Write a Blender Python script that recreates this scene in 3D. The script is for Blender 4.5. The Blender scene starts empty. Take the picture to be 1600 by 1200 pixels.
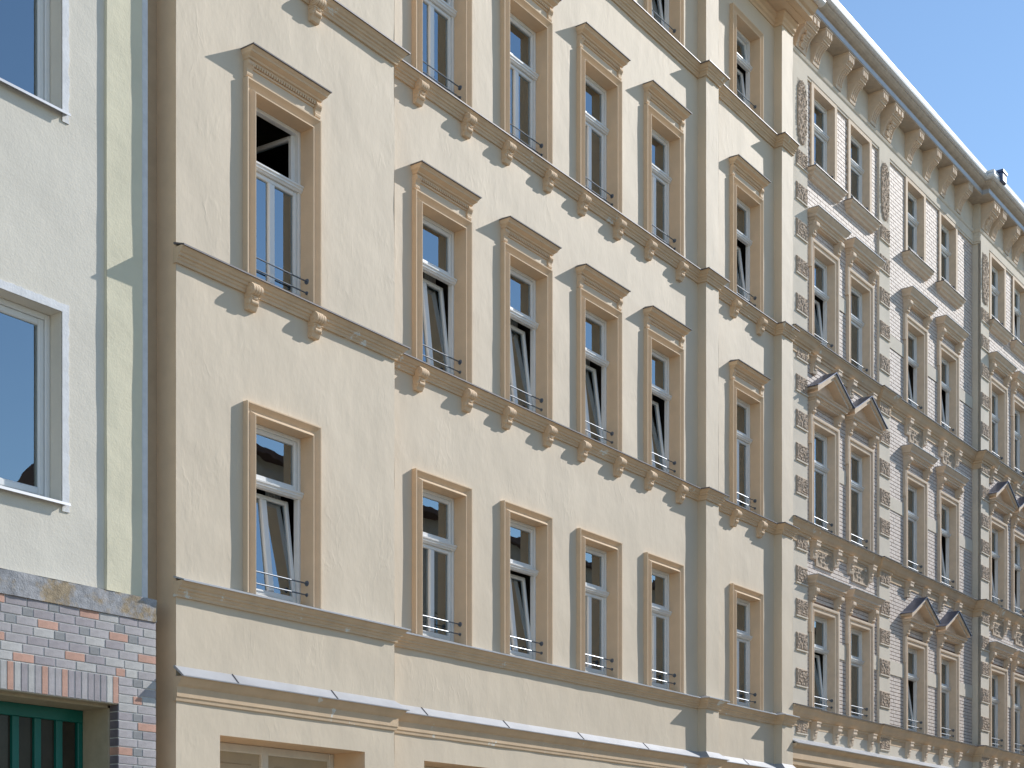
import bpy, math, random
from mathutils import Vector, noise
R = math.radians
random.seed(7)
S = bpy.context.scene

# ---------------------------------------------------------------- camera
TH = 35.641
cd = bpy.data.cameras.new('camera'); cam = bpy.data.objects.new('camera', cd)
S.collection.objects.link(cam); S.camera = cam
cam.location = (0, -12.3, 1.7); cam.rotation_euler = (R(90), 0, R(TH - 90))
cd.sensor_width = 36; cd.lens = 52.875; cd.shift_y = 0.498; cd.clip_end = 2000

# ---------------------------------------------------------------- sky, sun, exposure
SUN = Vector((-2.65, 1.0, -1.65))            # direction the light travels
w = bpy.data.worlds.new('World'); S.world = w; w.use_nodes = True
nt = w.node_tree; bg = nt.nodes['Background']
sky = nt.nodes.new('ShaderNodeTexSky'); sky.sky_type = 'NISHITA'; sky.sun_disc = False
sky.sun_elevation = math.atan2(-SUN.z, math.hypot(SUN.x, SUN.y))
sky.sun_rotation = math.atan2(-SUN.x, -SUN.y)
sky.air_density = 1.15; sky.dust_density = 0.0; sky.ozone_density = 3.0
nt.links.new(sky.outputs[0], bg.inputs[0]); bg.inputs[1].default_value = 0.12
sl = bpy.data.lights.new('sun', 'SUN'); so = bpy.data.objects.new('sun', sl); S.collection.objects.link(so)
sl.energy = 3.35; sl.angle = R(0.5); sl.color = (1.0, 0.965, 0.925)
so.rotation_euler = SUN.to_track_quat('-Z', 'Y').to_euler()
so.location = (30, -20, 40)
S.view_settings.view_transform = 'Standard'; S.view_settings.look = 'None'
S.view_settings.gamma = 1.0; S.view_settings.exposure = 0.5
S.view_settings.use_curve_mapping = False

# ---------------------------------------------------------------- materials
def srgb(r, g, b):
    f = lambda c: ((c/255+0.055)/1.055)**2.4 if c/255 > 0.04045 else c/255/12.92
    return (f(r), f(g), f(b), 1)

def material(name, col, rough=0.8, metal=0.0, spec=0.3, mottle=0.0, mscale=3.0, bump=0.0, bscale=30.0,
             bump2=0.0, b2scale=4.0, col2=None, c2scale=2.0, c2lo=0.55, c2hi=0.7, objrand=0.0, stretch=None, coat=0.0, emis=None):
    m = bpy.data.materials.new(name); m.use_nodes = True
    t = m.node_tree; N = t.nodes; L = t.links
    p = N['Principled BSDF']
    p.inputs['Roughness'].default_value = rough; p.inputs['Metallic'].default_value = metal
    p.inputs['Specular IOR Level'].default_value = spec
    p.inputs['Coat Weight'].default_value = coat
    col = tuple(col) + ((1,) if len(col) == 3 else ())
    p.inputs['Base Color'].default_value = col
    tc = N.new('ShaderNodeTexCoord'); co = tc.outputs['Object']
    if stretch:
        mp = N.new('ShaderNodeMapping'); mp.inputs['Scale'].default_value = stretch
        L.new(co, mp.inputs[0]); co = mp.outputs[0]
    cur = None
    def nz(scale, detail=4, rough_=0.6):
        n = N.new('ShaderNodeTexNoise'); n.inputs['Scale'].default_value = scale
        n.inputs['Detail'].default_value = detail; n.inputs['Roughness'].default_value = rough_
        L.new(co, n.inputs['Vector']); return n
    def rgb(c):
        n = N.new('ShaderNodeRGB'); n.outputs[0].default_value = c; return n.outputs[0]
    def mix(fac, a, b, mode='MIX'):
        x = N.new('ShaderNodeMix'); x.data_type = 'RGBA'; x.blend_type = mode
        if isinstance(fac, float): x.inputs[0].default_value = fac
        else: L.new(fac, x.inputs[0])
        L.new(a, x.inputs[6]); L.new(b, x.inputs[7]); return x.outputs[2]
    cur = rgb(col)
    if col2 is not None:
        n = nz(c2scale, 6, 0.65); r = N.new('ShaderNodeMapRange')
        r.inputs[1].default_value = c2lo; r.inputs[2].default_value = c2hi
        L.new(n.outputs[0], r.inputs[0]); cur = mix(r.outputs[0], cur, rgb(tuple(col2) + (1,)))
    if mottle > 0:
        n = nz(mscale, 5, 0.6); r = N.new('ShaderNodeMapRange')
        r.inputs[1].default_value = 0.3; r.inputs[2].default_value = 0.7
        r.inputs[3].default_value = 1 - mottle; r.inputs[4].default_value = 1 + mottle * 0.4
        L.new(n.outputs[0], r.inputs[0])
        g = N.new('ShaderNodeCombineColor')
        for i in range(3): L.new(r.outputs[0], g.inputs[i])
        cur = mix(1.0, cur, g.outputs[0], 'MULTIPLY')
    if objrand > 0:
        oi = N.new('ShaderNodeObjectInfo'); r = N.new('ShaderNodeMapRange')
        r.inputs[3].default_value = 1 - objrand; r.inputs[4].default_value = 1 + objrand
        L.new(oi.outputs['Random'], r.inputs[0]); g = N.new('ShaderNodeCombineColor')
        for i in range(3): L.new(r.outputs[0], g.inputs[i])
        cur = mix(1.0, cur, g.outputs[0], 'MULTIPLY')
    L.new(cur, p.inputs['Base Color'])
    nrm = None
    for st, sc in ((bump2, b2scale), (bump, bscale)):
        if st > 0:
            n = nz(sc, 4, 0.55); b = N.new('ShaderNodeBump'); b.inputs['Strength'].default_value = 1.0
            b.inputs['Distance'].default_value = st; L.new(n.outputs[0], b.inputs['Height'])
            if nrm: L.new(nrm, b.inputs['Normal'])
            nrm = b.outputs[0]
    if nrm: L.new(nrm, p.inputs['Normal'])
    return m

def glass_material():
    m = bpy.data.materials.new('window_glass'); m.use_nodes = True
    t = m.node_tree; N = t.nodes; L = t.links; N.clear()
    out = N.new('ShaderNodeOutputMaterial'); mx = N.new('ShaderNodeMixShader')
    tr = N.new('ShaderNodeBsdfTransparent'); gl = N.new('ShaderNodeBsdfGlossy'); fr = N.new('ShaderNodeFresnel')
    tr.inputs[0].default_value = (0.80, 0.86, 0.85, 1); gl.inputs['Roughness'].default_value = 0.0
    gl.inputs[0].default_value = (0.84, 0.94, 1, 1)
    fr.inputs[0].default_value = 3.8
    tc = N.new('ShaderNodeTexCoord'); n = N.new('ShaderNodeTexNoise'); n.inputs['Scale'].default_value = 1.7
    b = N.new('ShaderNodeBump'); b.inputs['Distance'].default_value = 0.0016
    ge = N.new('ShaderNodeNewGeometry'); L.new(ge.outputs['Position'], n.inputs['Vector']); L.new(n.outputs[0], b.inputs['Height'])
    L.new(b.outputs[0], gl.inputs['Normal'])
    L.new(fr.outputs[0], mx.inputs[0]); L.new(tr.outputs[0], mx.inputs[1]); L.new(gl.outputs[0], mx.inputs[2])
    L.new(mx.outputs[0], out.inputs[0]); return m

def stucco_material(*a, **k):
    """render with sparse trowel ridges on top of its soft undulation"""
    m = material(*a, **k); t = m.node_tree; N = t.nodes; L = t.links; p = N['Principled BSDF']
    tc = N.new('ShaderNodeTexCoord'); mp = N.new('ShaderNodeMapping'); mp.inputs['Scale'].default_value = (1, 1, 0.45); mp.inputs['Rotation'].default_value = (0, R(18), 0)
    L.new(tc.outputs['Object'], mp.inputs[0])
    n = N.new('ShaderNodeTexNoise'); n.inputs['Scale'].default_value = 5.0; n.inputs['Detail'].default_value = 3; n.inputs['Distortion'].default_value = 0.3
    L.new(mp.outputs[0], n.inputs['Vector'])
    d = N.new('ShaderNodeMath'); d.operation = 'SUBTRACT'; d.inputs[1].default_value = 0.5; L.new(n.outputs[0], d.inputs[0])
    e = N.new('ShaderNodeMath'); e.operation = 'ABSOLUTE'; L.new(d.outputs[0], e.inputs[0])
    r = N.new('ShaderNodeMapRange'); r.inputs[1].default_value = 0.0; r.inputs[2].default_value = 0.07; r.inputs[3].default_value = 1.0; r.inputs[4].default_value = 0.0; L.new(e.outputs[0], r.inputs[0])
    n2 = N.new('ShaderNodeTexNoise'); n2.inputs['Scale'].default_value = 1.7; n2.inputs['Detail'].default_value = 3; L.new(tc.outputs['Object'], n2.inputs['Vector'])
    r2 = N.new('ShaderNodeMapRange'); r2.inputs[1].default_value = 0.5; r2.inputs[2].default_value = 0.72; L.new(n2.outputs[0], r2.inputs[0])
    mu = N.new('ShaderNodeMath'); mu.operation = 'MULTIPLY'; L.new(r.outputs[0], mu.inputs[0]); L.new(r2.outputs[0], mu.inputs[1])
    b = N.new('ShaderNodeBump'); b.inputs['Distance'].default_value = 0.0017; L.new(mu.outputs[0], b.inputs['Height'])
    old = p.inputs['Normal'].links[0].from_socket; L.new(old, b.inputs['Normal']); L.new(b.outputs[0], p.inputs['Normal'])
    return m
CREAM = (0.695, 0.585, 0.44)
M = {}
M['stucco'] = stucco_material('cream_stucco', CREAM, 0.68, spec=0.28, mottle=0.07, mscale=1.3, bump=0.0012, bscale=14, bump2=0.012, b2scale=2.3, stretch=(1, 1, 0.62))
M['trim'] = material('cream_trim', (0.77, 0.575, 0.385), 0.8, spec=0.2, mottle=0.06, mscale=5, bump=0.0015, bscale=40)
M['ledge'] = material('cream_ledge', (0.71, 0.53, 0.35), 0.8, spec=0.2, mottle=0.12, mscale=3, bump=0.002, bscale=30,
                      col2=(0.78, 0.74, 0.66), c2scale=2.2, c2lo=0.63, c2hi=0.65)
M['zinc'] = material('weathered_zinc', (0.50, 0.51, 0.53), 0.45, metal=0.35, mottle=0.12, mscale=2.5)
M['shade_zinc'] = material('shade_toned_zinc', (0.16, 0.15, 0.155), 0.5, metal=0.3, mottle=0.2, mscale=4)  # darker copy of the zinc: underside shade of the flashings put into the colour
M['slate'] = material('blue_sheet_metal', (0.10, 0.125, 0.20), 0.38, metal=0.5, mottle=0.25, mscale=5)
M['frame'] = material('white_window_frame', (0.80, 0.80, 0.78), 0.35, spec=0.5, mottle=0.04, mscale=6)
M['oldframe'] = material('painted_transom', (0.74, 0.70, 0.62), 0.5, spec=0.4, mottle=0.1, mscale=6)
M['steel'] = material('railing_steel', (0.20, 0.22, 0.25), 0.4, metal=0.6, mottle=0.1)
M['glass'] = glass_material()
M['room'] = material('room_plaster', (0.34, 0.30, 0.25), 0.9, mottle=0.3, mscale=0.7)
M['curtain'] = material('net_curtain', (0.80, 0.78, 0.73), 0.9, mottle=0.1)
M['blind'] = material('taupe_blind', (0.36, 0.32, 0.27), 0.7, mottle=0.05)
M['brown'] = material('brown_timber', (0.15, 0.115, 0.08), 0.6, mottle=0.15)
M['asphalt'] = material('granite_setts', (0.19, 0.165, 0.135), 0.9, mottle=0.2, bump=0.004, bscale=80)
M['paving'] = material('paving_slabs', (0.38, 0.335, 0.27), 0.9, mottle=0.2, bump=0.002, bscale=30)
M['grey_plaster'] = material('pale_grey_plaster', (0.755, 0.705, 0.605), 0.92, spec=0.15, mottle=0.08, mscale=1.2, bump=0.0025, bscale=45, bump2=0.005, b2scale=5)
M['yellow_plaster'] = material('pale_yellow_plaster', (0.77, 0.715, 0.535), 0.92, spec=0.15, mottle=0.08, mscale=1.5, bump=0.0025, bscale=45, bump2=0.012, b2scale=3)
M['white_plaster'] = material('white_plaster', (0.80, 0.80, 0.80), 0.9, mottle=0.12, mscale=8, bump=0.003, bscale=40)
M['concrete'] = material('stained_concrete', (0.40, 0.40, 0.41), 0.95, mottle=0.35, mscale=14, bump=0.006, bscale=60,
                         col2=(0.42, 0.33, 0.22), c2scale=3.2, c2lo=0.48, c2hi=0.58)
M['mortar'] = material('pale_mortar', (0.66, 0.64, 0.60), 0.95, mottle=0.15, mscale=20, bump=0.003, bscale=70)
for i, c in enumerate(((0.43, 0.40, 0.405), (0.36, 0.325, 0.34), (0.50, 0.485, 0.465), (0.29, 0.295, 0.30), (0.57, 0.555, 0.52), (0.57, 0.32, 0.235), (0.20, 0.17, 0.19))):
    M['brick%d' % i] = material('clinker_brick_%d' % i, c, 0.6, spec=0.45, mottle=0.26, mscale=7, bump=0.0018, bscale=60, objrand=0.07)
M['green'] = material('green_painted_steel', (0.0, 0.135, 0.105), 0.4, spec=0.5, mottle=0.1)
M['tan'] = material('tan_plaster', (0.46, 0.39, 0.27), 0.9, mottle=0.15, mscale=5, bump=0.004, bscale=25)
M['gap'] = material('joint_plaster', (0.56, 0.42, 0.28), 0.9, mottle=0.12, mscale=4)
M['glazed'] = material('glazed_pale_brick', (0.71, 0.61, 0.53), 0.65, spec=0.28, mottle=0.16, mscale=5)
M['joint'] = material('brown_brick_joint', (0.25, 0.18, 0.145), 0.95, spec=0.05, mottle=0.2, mscale=10)
M['stone'] = material('smooth_stone_stucco', (0.74, 0.66, 0.54), 0.9, spec=0.15, mottle=0.08, mscale=3, bump=0.002, bscale=40)
M['eaves'] = material('grey_eaves_render', (0.60, 0.50, 0.39), 0.9, mottle=0.2, mscale=6)
M['trim2'] = material('brown_beige_trim', (0.76, 0.605, 0.45), 0.8, spec=0.2, mottle=0.1, mscale=6, bump=0.0015, bscale=40)
M['carved'] = material('weathered_carving', (0.52, 0.41, 0.30), 0.9, mottle=0.25, mscale=18)
M['verm'] = material('vermiculated_stone', (0.52, 0.405, 0.305), 0.95, mottle=0.2, mscale=20)
M['oppo'] = material('ochre_plaster', (0.52, 0.47, 0.39), 0.9, mottle=0.15)
M['slateroof'] = material('brown_roof_tiles', (0.16, 0.10, 0.08), 0.8, mottle=0.2)
M['tanpaint'] = material('tan_painted_timber', (0.50, 0.41, 0.29), 0.6, mottle=0.12, mscale=4)
M['darkpane'] = material('dark_gate_glazing', (0.045, 0.04, 0.03), 0.15, spec=0.4, mottle=0.3, mscale=3)
M['redtile'] = material('dark_red_brick', (0.24, 0.06, 0.03), 0.5, mottle=0.2, mscale=12)

# ---------------------------------------------------------------- mesh helpers
class MB:
    def __init__(s): s.v = []; s.f = []
    def add(s, vs, fs):
        o = len(s.v); s.v += [tuple(q) for q in vs]; s.f += [tuple(i + o for i in f) for f in fs]; return s
    def box(s, x0, x1, y0, y1, z0, z1):
        return s.add([(x0,y0,z0),(x1,y0,z0),(x1,y1,z0),(x0,y1,z0),(x0,y0,z1),(x1,y0,z1),(x1,y1,z1),(x0,y1,z1)],
                     [(0,3,2,1),(4,5,6,7),(0,1,5,4),(1,2,6,5),(2,3,7,6),(3,0,4,7)])
    def bbox(s, x0, x1, y0, y1, z0, z1, b):          # box with its street-side (y0) edges chamfered
        return s.add([(x0,y1,z0),(x1,y1,z0),(x1,y1,z1),(x0,y1,z1),(x0,y0+b,z0),(x1,y0+b,z0),(x1,y0+b,z1),(x0,y0+b,z1),
                      (x0+b,y0,z0+b),(x1-b,y0,z0+b),(x1-b,y0,z1-b),(x0+b,y0,z1-b)],
                     [(0,1,5,4),(1,2,6,5),(2,3,7,6),(3,0,4,7),(4,5,9,8),(5,6,10,9),(6,7,11,10),(7,4,8,11),(8,9,10,11)])
    def plan_sweep(s, path, prof, caps=True):        # path (x,y) in plan, profile (outward, z)
        n = len(path); rows = []
        for i in range(n):
            ns = []
            for a, b in ((i-1, i), (i, i+1)):
                if a < 0 or b >= n: continue
                dx = path[b][0]-path[a][0]; dy = path[b][1]-path[a][1]; l = math.hypot(dx, dy)
                ns.append((dy/l, -dx/l))
            if len(ns) == 1: m = ns[0]
            else:
                d = 1 + ns[0][0]*ns[1][0] + ns[0][1]*ns[1][1]
                m = ((ns[0][0]+ns[1][0])/d, (ns[0][1]+ns[1][1])/d)
            rows.append([(path[i][0]+m[0]*p, path[i][1]+m[1]*p, z) for p, z in prof])
        k = len(prof); vs = [q for r in rows for q in r]; fs = []
        for i in range(n-1):
            for j in range(k):
                j2 = (j+1) % k
                fs.append((i*k+j, (i+1)*k+j, (i+1)*k+j2, i*k+j2))
        if caps: fs += [tuple(range(k))[::-1], tuple((n-1)*k+j for j in range(k))]
        return s.add(vs, fs)
    def frame_sweep(s, x0, x1, z0, z1, prof, y=0.0):  # three-sided surround; profile (outward from opening, proud of wall)
        path = [(x0,z0,-1,0),(x0,z1,-1,1),(x1,z1,1,1),(x1,z0,1,0)]
        k = len(prof); vs = []
        for x, z, mx, mz in path: vs += [(x+mx*u, y-h, z+mz*u) for u, h in prof]
        fs = []
        for i in range(3):
            for j in range(k-1): fs.append((i*k+j, i*k+j+1, (i+1)*k+j+1, (i+1)*k+j))
        return s.add(vs, fs)
    def loft(s, hw, prof, ks=1.0, y0=0.03):           # moulded hood: profile (proud, z); the sides step out ks times as far
        k = len(prof); vs = []
        for p, z in prof:
            a = hw + ks*p; vs += [(-a,y0,z),(-a,-p,z),(a,-p,z),(a,y0,z)]
        fs = []
        for j in range(k-1):
            for i in range(3): fs.append((j*4+i, j*4+i+1, (j+1)*4+i+1, (j+1)*4+i))
        fs += [(3,2,1,0), tuple((k-1)*4+i for i in range(4))]
        return s.add(vs, fs)
    def extrude_x(s, x0, x1, prof):                   # closed profile (y, z) pulled along x
        k = len(prof); vs = [(x0,y,z) for y,z in prof] + [(x1,y,z) for y,z in prof]
        fs = [(j, (j+1)%k, k+(j+1)%k, k+j) for j in range(k)] + [tuple(range(k))[::-1], tuple(range(k, 2*k))]
        return s.add(vs, fs)
    def extrude_y(s, y0, y1, prof):                   # closed profile (x, z) pulled along y
        k = len(prof); vs = [(x,y0,z) for x,z in prof] + [(x,y1,z) for x,z in prof]
        fs = [(j, (j+1)%k, k+(j+1)%k, k+j) for j in range(k)] + [tuple(range(k))[::-1], tuple(range(k, 2*k))]
        return s.add(vs, fs)
    def cyl_x(s, x0, x1, y, z, r, n=12, r1=None):
        r1 = r if r1 is None else r1
        vs = [(x0, y+r*math.cos(2*math.pi*i/n), z+r*math.sin(2*math.pi*i/n)) for i in range(n)]
        vs += [(x1, y+r1*math.cos(2*math.pi*i/n), z+r1*math.sin(2*math.pi*i/n)) for i in range(n)]
        return s.add(vs, [(i, n+i, n+(i+1)%n, (i+1)%n) for i in range(n)] + [tuple(range(n)), tuple(range(n, 2*n))[::-1]])
    def relief(s, x0, x1, z0, z1, y, fn, nx, nz, rim=0.0):    # displaced panel with side walls back to the wall
        vs = []; fs = []
        for j in range(nz+1):
            for i in range(nx+1):
                u = i/nx; v = j/nz
                vs.append((x0+(x1-x0)*u, y - fn(u, v), z0+(z1-z0)*v))
        q = nx+1
        for j in range(nz):
            for i in range(nx): fs.append((j*q+i, j*q+i+1, (j+1)*q+i+1, (j+1)*q+i))
        ring = [i for i in range(q)] + [j*q+nx for j in range(1, nz+1)] + [nz*q+i for i in range(nx-1, -1, -1)] + [j*q for j in range(nz-1, 0, -1)]
        b = len(vs)
        for r in ring: vs.append((vs[r][0], y+0.02, vs[r][2]))
        m = len(ring)
        for i in range(m): fs.append((ring[i], b+i, b+(i+1)%m, ring[(i+1)%m]))
        return s.add(vs, fs)
    def mesh(s, name, mat, smooth=False, angle=None):
        me = bpy.data.meshes.new(name); me.from_pydata(s.v, [], s.f)
        me.materials.append(mat)
        if smooth:
            me.polygons.foreach_set('use_smooth', [True]*len(me.polygons))
            if angle is not None:
                try: me.set_sharp_from_angle(angle=R(angle))
                except Exception: pass
        me.update(); return me
    def build(s, name, mat, parent=None, loc=(0,0,0), smooth=False, angle=None, fix=True):
        me = s.mesh(name, mat, smooth, angle)
        if fix: fix_normals(me)
        return link(name, me, parent, loc)

import bmesh
def fix_normals(me):
    bm = bmesh.new(); bm.from_mesh(me); bmesh.ops.recalc_face_normals(bm, faces=bm.faces); bm.to_mesh(me); bm.free()

def link(name, me, parent=None, loc=(0,0,0), rot=(0,0,0)):
    o = bpy.data.objects.new(name, me); S.collection.objects.link(o)
    o.parent = parent; o.location = loc; o.rotation_euler = rot; return o
def thing(name, label, cat, loc=(0,0,0), rz=0.0):
    o = link(name, None, None, loc, (0,0,rz)); o['label'] = label; o['category'] = cat; return o
def meshof(mb, name, mat, smooth=False, angle=None):
    me = mb.mesh(name, mat, smooth, angle); fix_normals(me); return me

def wall_grid(xs, zs, holes, y, amp, cell=0.11, sc=1.3, seed=0.0):
    """wall face with openings, gently uneven like hand-floated render"""
    def lines(b):
        b = sorted(set(round(q, 4) for q in b)); o = []
        for a, c in zip(b, b[1:]):
            n = max(1, int(round((c-a)/cell))); o += [a+(c-a)*i/n for i in range(n)]
        return o + [b[-1]]
    X = lines(list(xs) + [q for h in holes for q in h[:2]]); Z = lines(list(zs) + [q for h in holes for q in h[2:]])
    mb = MB(); q = len(X)
    for z in Z:
        for x in X:
            d = noise.noise(Vector((x*sc+seed, 3.7, z*sc*0.8)))*0.65 + noise.noise(Vector((x*sc*3+seed, 9.1, z*sc*2.2)))*0.25 + noise.noise(Vector((x*sc*7+seed, 1.3, z*sc*4)))*0.12
            mb.v.append((x, y + amp*d, z))
    for j in range(len(Z)-1):
        for i in range(q-1):
            cx = (X[i]+X[i+1])/2; cz = (Z[j]+Z[j+1])/2
            if any(h[0] < cx < h[1] and h[2] < cz < h[3] for h in holes): continue
            mb.f.append((j*q+i, j*q+i+1, (j+1)*q+i+1, (j+1)*q+i))
    return mb

def interior(mb, x0, x1, y0, y1, floors):
    mb.add([(x0,y1,floors[0]),(x1,y1,floors[0]),(x1,y1,floors[-1]),(x0,y1,floors[-1])], [(0,1,2,3)])
    for z in floors: mb.add([(x0,y0,z),(x1,y0,z),(x1,y1,z),(x0,y1,z)], [(0,1,2,3)])
    for x in (x0, x1): mb.add([(x,y0,floors[0]),(x,y1,floors[0]),(x,y1,floors[-1]),(x,y0,floors[-1])], [(0,1,2,3)])

# ---------------------------------------------------------------- ground
MB().add([(-400,-400,0),(500,-400,0),(500,400,0),(-400,400,0)], [(0,1,2,3)]).build('ground', M['paving'])['kind'] = 'structure'
MB().add([(-300,-10.6,.004),(400,-10.6,.004),(400,-3.2,.004),(-300,-3.2,.004)], [(0,1,2,3)]).build('road', M['asphalt'])['kind'] = 'structure'
MB().box(-300,400,-3.2,-.45,.0,.13).build('pavement', M['paving'])['kind'] = 'structure'

# ================================================================ windows (shared)
SURR = [(0,-.20),(0,.066),(.004,.072),(.013,.070),(.050,.024),(.056,.020),(.075,.027),(.098,.046),(.114,.066),(.120,.072),(.134,.073),(.138,.069),(.138,-.03)]
_cache = {}
def cached(key, fn):
    if key not in _cache: _cache[key] = fn()
    return _cache[key]

def frame_mesh(w, h, zt, fy):
    b = .045
    mb = MB(); hw = w/2
    for x0, x1 in ((-hw, -hw+b), (hw-b, hw)): mb.bbox(x0, x1, fy, fy+.07, 0, h, .006)
    mb.bbox(-hw+b, hw-b, fy+.002, fy+.07, h-b, h, .006); mb.bbox(-hw+b, hw-b, fy+.002, fy+.07, 0, b, .006)
    mb.extrude_x(-hw+.003, hw-.003, [(fy+.05,zt-.05),(fy-.012,zt-.05),(fy-.02,zt-.035),(fy-.035,zt-.025),(fy-.038,zt-.005),(fy-.05,zt+.005),(fy-.052,zt+.022),(fy-.03,zt+.034),(fy+.05,zt+.036)])
    return meshof(mb, 'window_frame', M['frame'])
def sash_mesh(w, h, mull, b=.052):
    mb = MB(); hw = w/2
    for x0, x1 in ((-hw, -hw+b), (hw-b, hw)): mb.bbox(x0, x1, -.025, .03, 0, h, .008)
    for z0, z1 in ((0, b+.01), (h-b, h)): mb.bbox(-hw+b, hw-b, -.024, .03, z0, z1, .008)
    if mull: mb.bbox(-.05, .05, -.03, .03, b+.01, h-b, .012)
    return meshof(mb, 'sash', M['frame'])
def pane_mesh(x0, x1, z0, z1):
    return meshof(MB().box(x0, x1, .004, .010, z0, z1), 'pane', M['glass'])
def curtain_mesh(w, h, folds, amp, mat):
    mb = MB(); n = folds*6; vs = []
    for j in (0, 1):
        for i in range(n+1):
            x = -w/2 + w*i/n
            vs.append((x, amp*math.sin(i*math.pi/3)*(1.0 if j == 0 else .7), h*j))
    mb.add(vs, [(i, i+1, n+2+i, n+1+i) for i in range(n)])
    return meshof(mb, 'curtain', mat, True)
def blind_mesh(w, h):
    mb = MB(); n = int(h/.075)
    for i in range(n):
        z = h*i/n; mb.add([(-w/2,0,z),(w/2,0,z),(w/2,.02,z+h/n*.98),(-w/2,.02,z+h/n*.98)], [(0,1,2,3)])
    return meshof(mb, 'blind', M['blind'])
def rail_mesh(w, y, zs):
    mb = MB()
    for z in zs: mb.cyl_x(-w/2, w/2, y, z, .0085, 8)
    for s_ in (-1, 1):
        for q, z in enumerate(zs): 
            r = .036 if q == len(zs)-1 else .024
            mb.cyl_x(s_*(w/2-.012), s_*(w/2+.004), y, z, r*.75, 14, r)
    return meshof(mb, 'railing', M['steel'], True, 40)

def window_unit(parent, loc, w, h, zt, fy, state='closed', cover=None, rails=True, label=None, upper='closed', double=True, inset=0.0):
    """frame (the window part) with sashes, panes, railing and what hangs behind the glass as sub-parts"""
    key = (w, h, zt, fy)
    f = link('window', cached(('f',)+key, lambda: frame_mesh(w, h, zt, fy)), parent, loc)
    if label: f['label'] = label
    b = .045; iw = w-2*b-.006; uh = h-b-zt-.038; lh = zt-.052-b
    # upper light
    rot = R(-7) if upper == 'tilt' else 0
    if upper != 'open':
        link('sash', cached(('us',iw,uh), lambda: sash_mesh(iw, uh, False)), f, (0, fy+.035, zt+.037), (rot,0,0))
        link('pane', cached(('up',iw,uh), lambda: pane_mesh(-iw/2+.05, iw/2-.05, .06, uh-.05)), f, (0, fy+.035, zt+.037), (rot,0,0))
    else:                                                 # upper light swung right into the room
        link('sash', cached(('us',iw,uh), lambda: sash_mesh(iw, uh, False)), f, (.36, fy+.47, zt+.037), (0,0,R(-86)))
        link('pane', cached(('up',iw,uh), lambda: pane_mesh(-iw/2+.05, iw/2-.05, .06, uh-.05)), f, (.36, fy+.47, zt+.037), (0,0,R(-86)))
    rot = R(-6.2-2.6*((loc[0]*7.3+loc[2]*3.1) % 1)) if state == 'tilt' else 0
    y = fy+.04
    link('sash', cached(('ls',iw,lh,double), lambda: sash_mesh(iw, lh, double)), f, (0, y, b+.001), (rot,0,0))
    if double:
        for s_ in (-1, 1):
            link('pane', cached(('lp',iw,lh,s_), lambda: pane_mesh(min(s_*.046, s_*(iw/2-.05)), max(s_*.046, s_*(iw/2-.05)), .06, lh-.05)), f, (0, y, b+.001), (rot,0,0))
    else:
        link('pane', cached(('lp1',iw,lh), lambda: pane_mesh(-iw/2+.05, iw/2-.05, .06, lh-.05)), f, (0, y, b+.001), (rot,0,0))
    off = .30 if state == 'tilt' else .10
    if cover == 'blind': link('blind', cached(('bl',iw,lh), lambda: blind_mesh(iw-.04, lh-.06)), f, (0, fy+.09, b+.03))
    elif cover == 'net': link('curtain', cached(('cu',w,h), lambda: curtain_mesh(w-.08, h-.1, 13, .012, M['curtain'])), f, (0, fy+off, .05))
    elif cover == 'side':
        for s_ in (-1, 1): link('curtain', cached(('cs',w,h), lambda: curtain_mesh(w*.26, h-.06, 5, .022, M['curtain'])), f, (s_*w*.33, fy+off, .03))
    elif cover == 'right': link('curtain', cached(('cr',w,h), lambda: curtain_mesh(w*.42, h-.06, 7, .02, M['curtain'])), f, (w*.25, fy+off, .03))
    if rails: link('railing', cached(('r',w,inset), lambda: rail_mesh(w-inset, .035, (.13, .265))), f)
    return f

# ================================================================ cream apartment house
H1 = thing('apartment_house', 'cream rendered apartment house with scrolled corbels under its window ledges', 'house')
Y1 = -.17
PLAN = [(10.815,Y1),(14.40,Y1),(14.40,0),(22.56,0),(22.56,-.16),(23.01,-.16),(23.01,0),(25.49,0),(25.49,-.16),(25.962,-.16)]
ROW = {'A': (5.055, 1.965), 'B': (8.575, 2.03), 'C': (12.26, 1.93), 'D': (15.735, 1.48)}
OW = .92
C1 = [12.40]; C2 = [15.545, 17.475, 19.405, 21.365]; C3 = [24.32]
TOP = 18.3
def holes(cols, rows): return [(c-OW/2, c+OW/2, ROW[r][0], ROW[r][0]+ROW[r][1]) for c in cols for r in rows]
h_s1 = holes(C1, 'ABC') + [(11.46, 13.84, .0, 3.43)]
h_s2 = holes(C2, 'ABC') + holes(C2[2:], 'D') + [(15.2, 17.6, .6, 3.43), (18.3, 20.7, .6, 3.43)]
h_s3 = holes(C3, 'ABCD')
wall_grid((10.832, 14.40), (0, TOP), h_s1, Y1, .011, seed=1).build('wall', M['stucco'], H1, smooth=True, fix=False)
wall_grid((14.36, 22.60), (0, TOP), h_s2, 0, .011, seed=5).build('wall', M['stucco'], H1, smooth=True, fix=False)
wall_grid((22.98, 25.52), (0, TOP), h_s3, 0, .011, seed=9).build('wall', M['stucco'], H1, smooth=True, fix=False)
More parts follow.
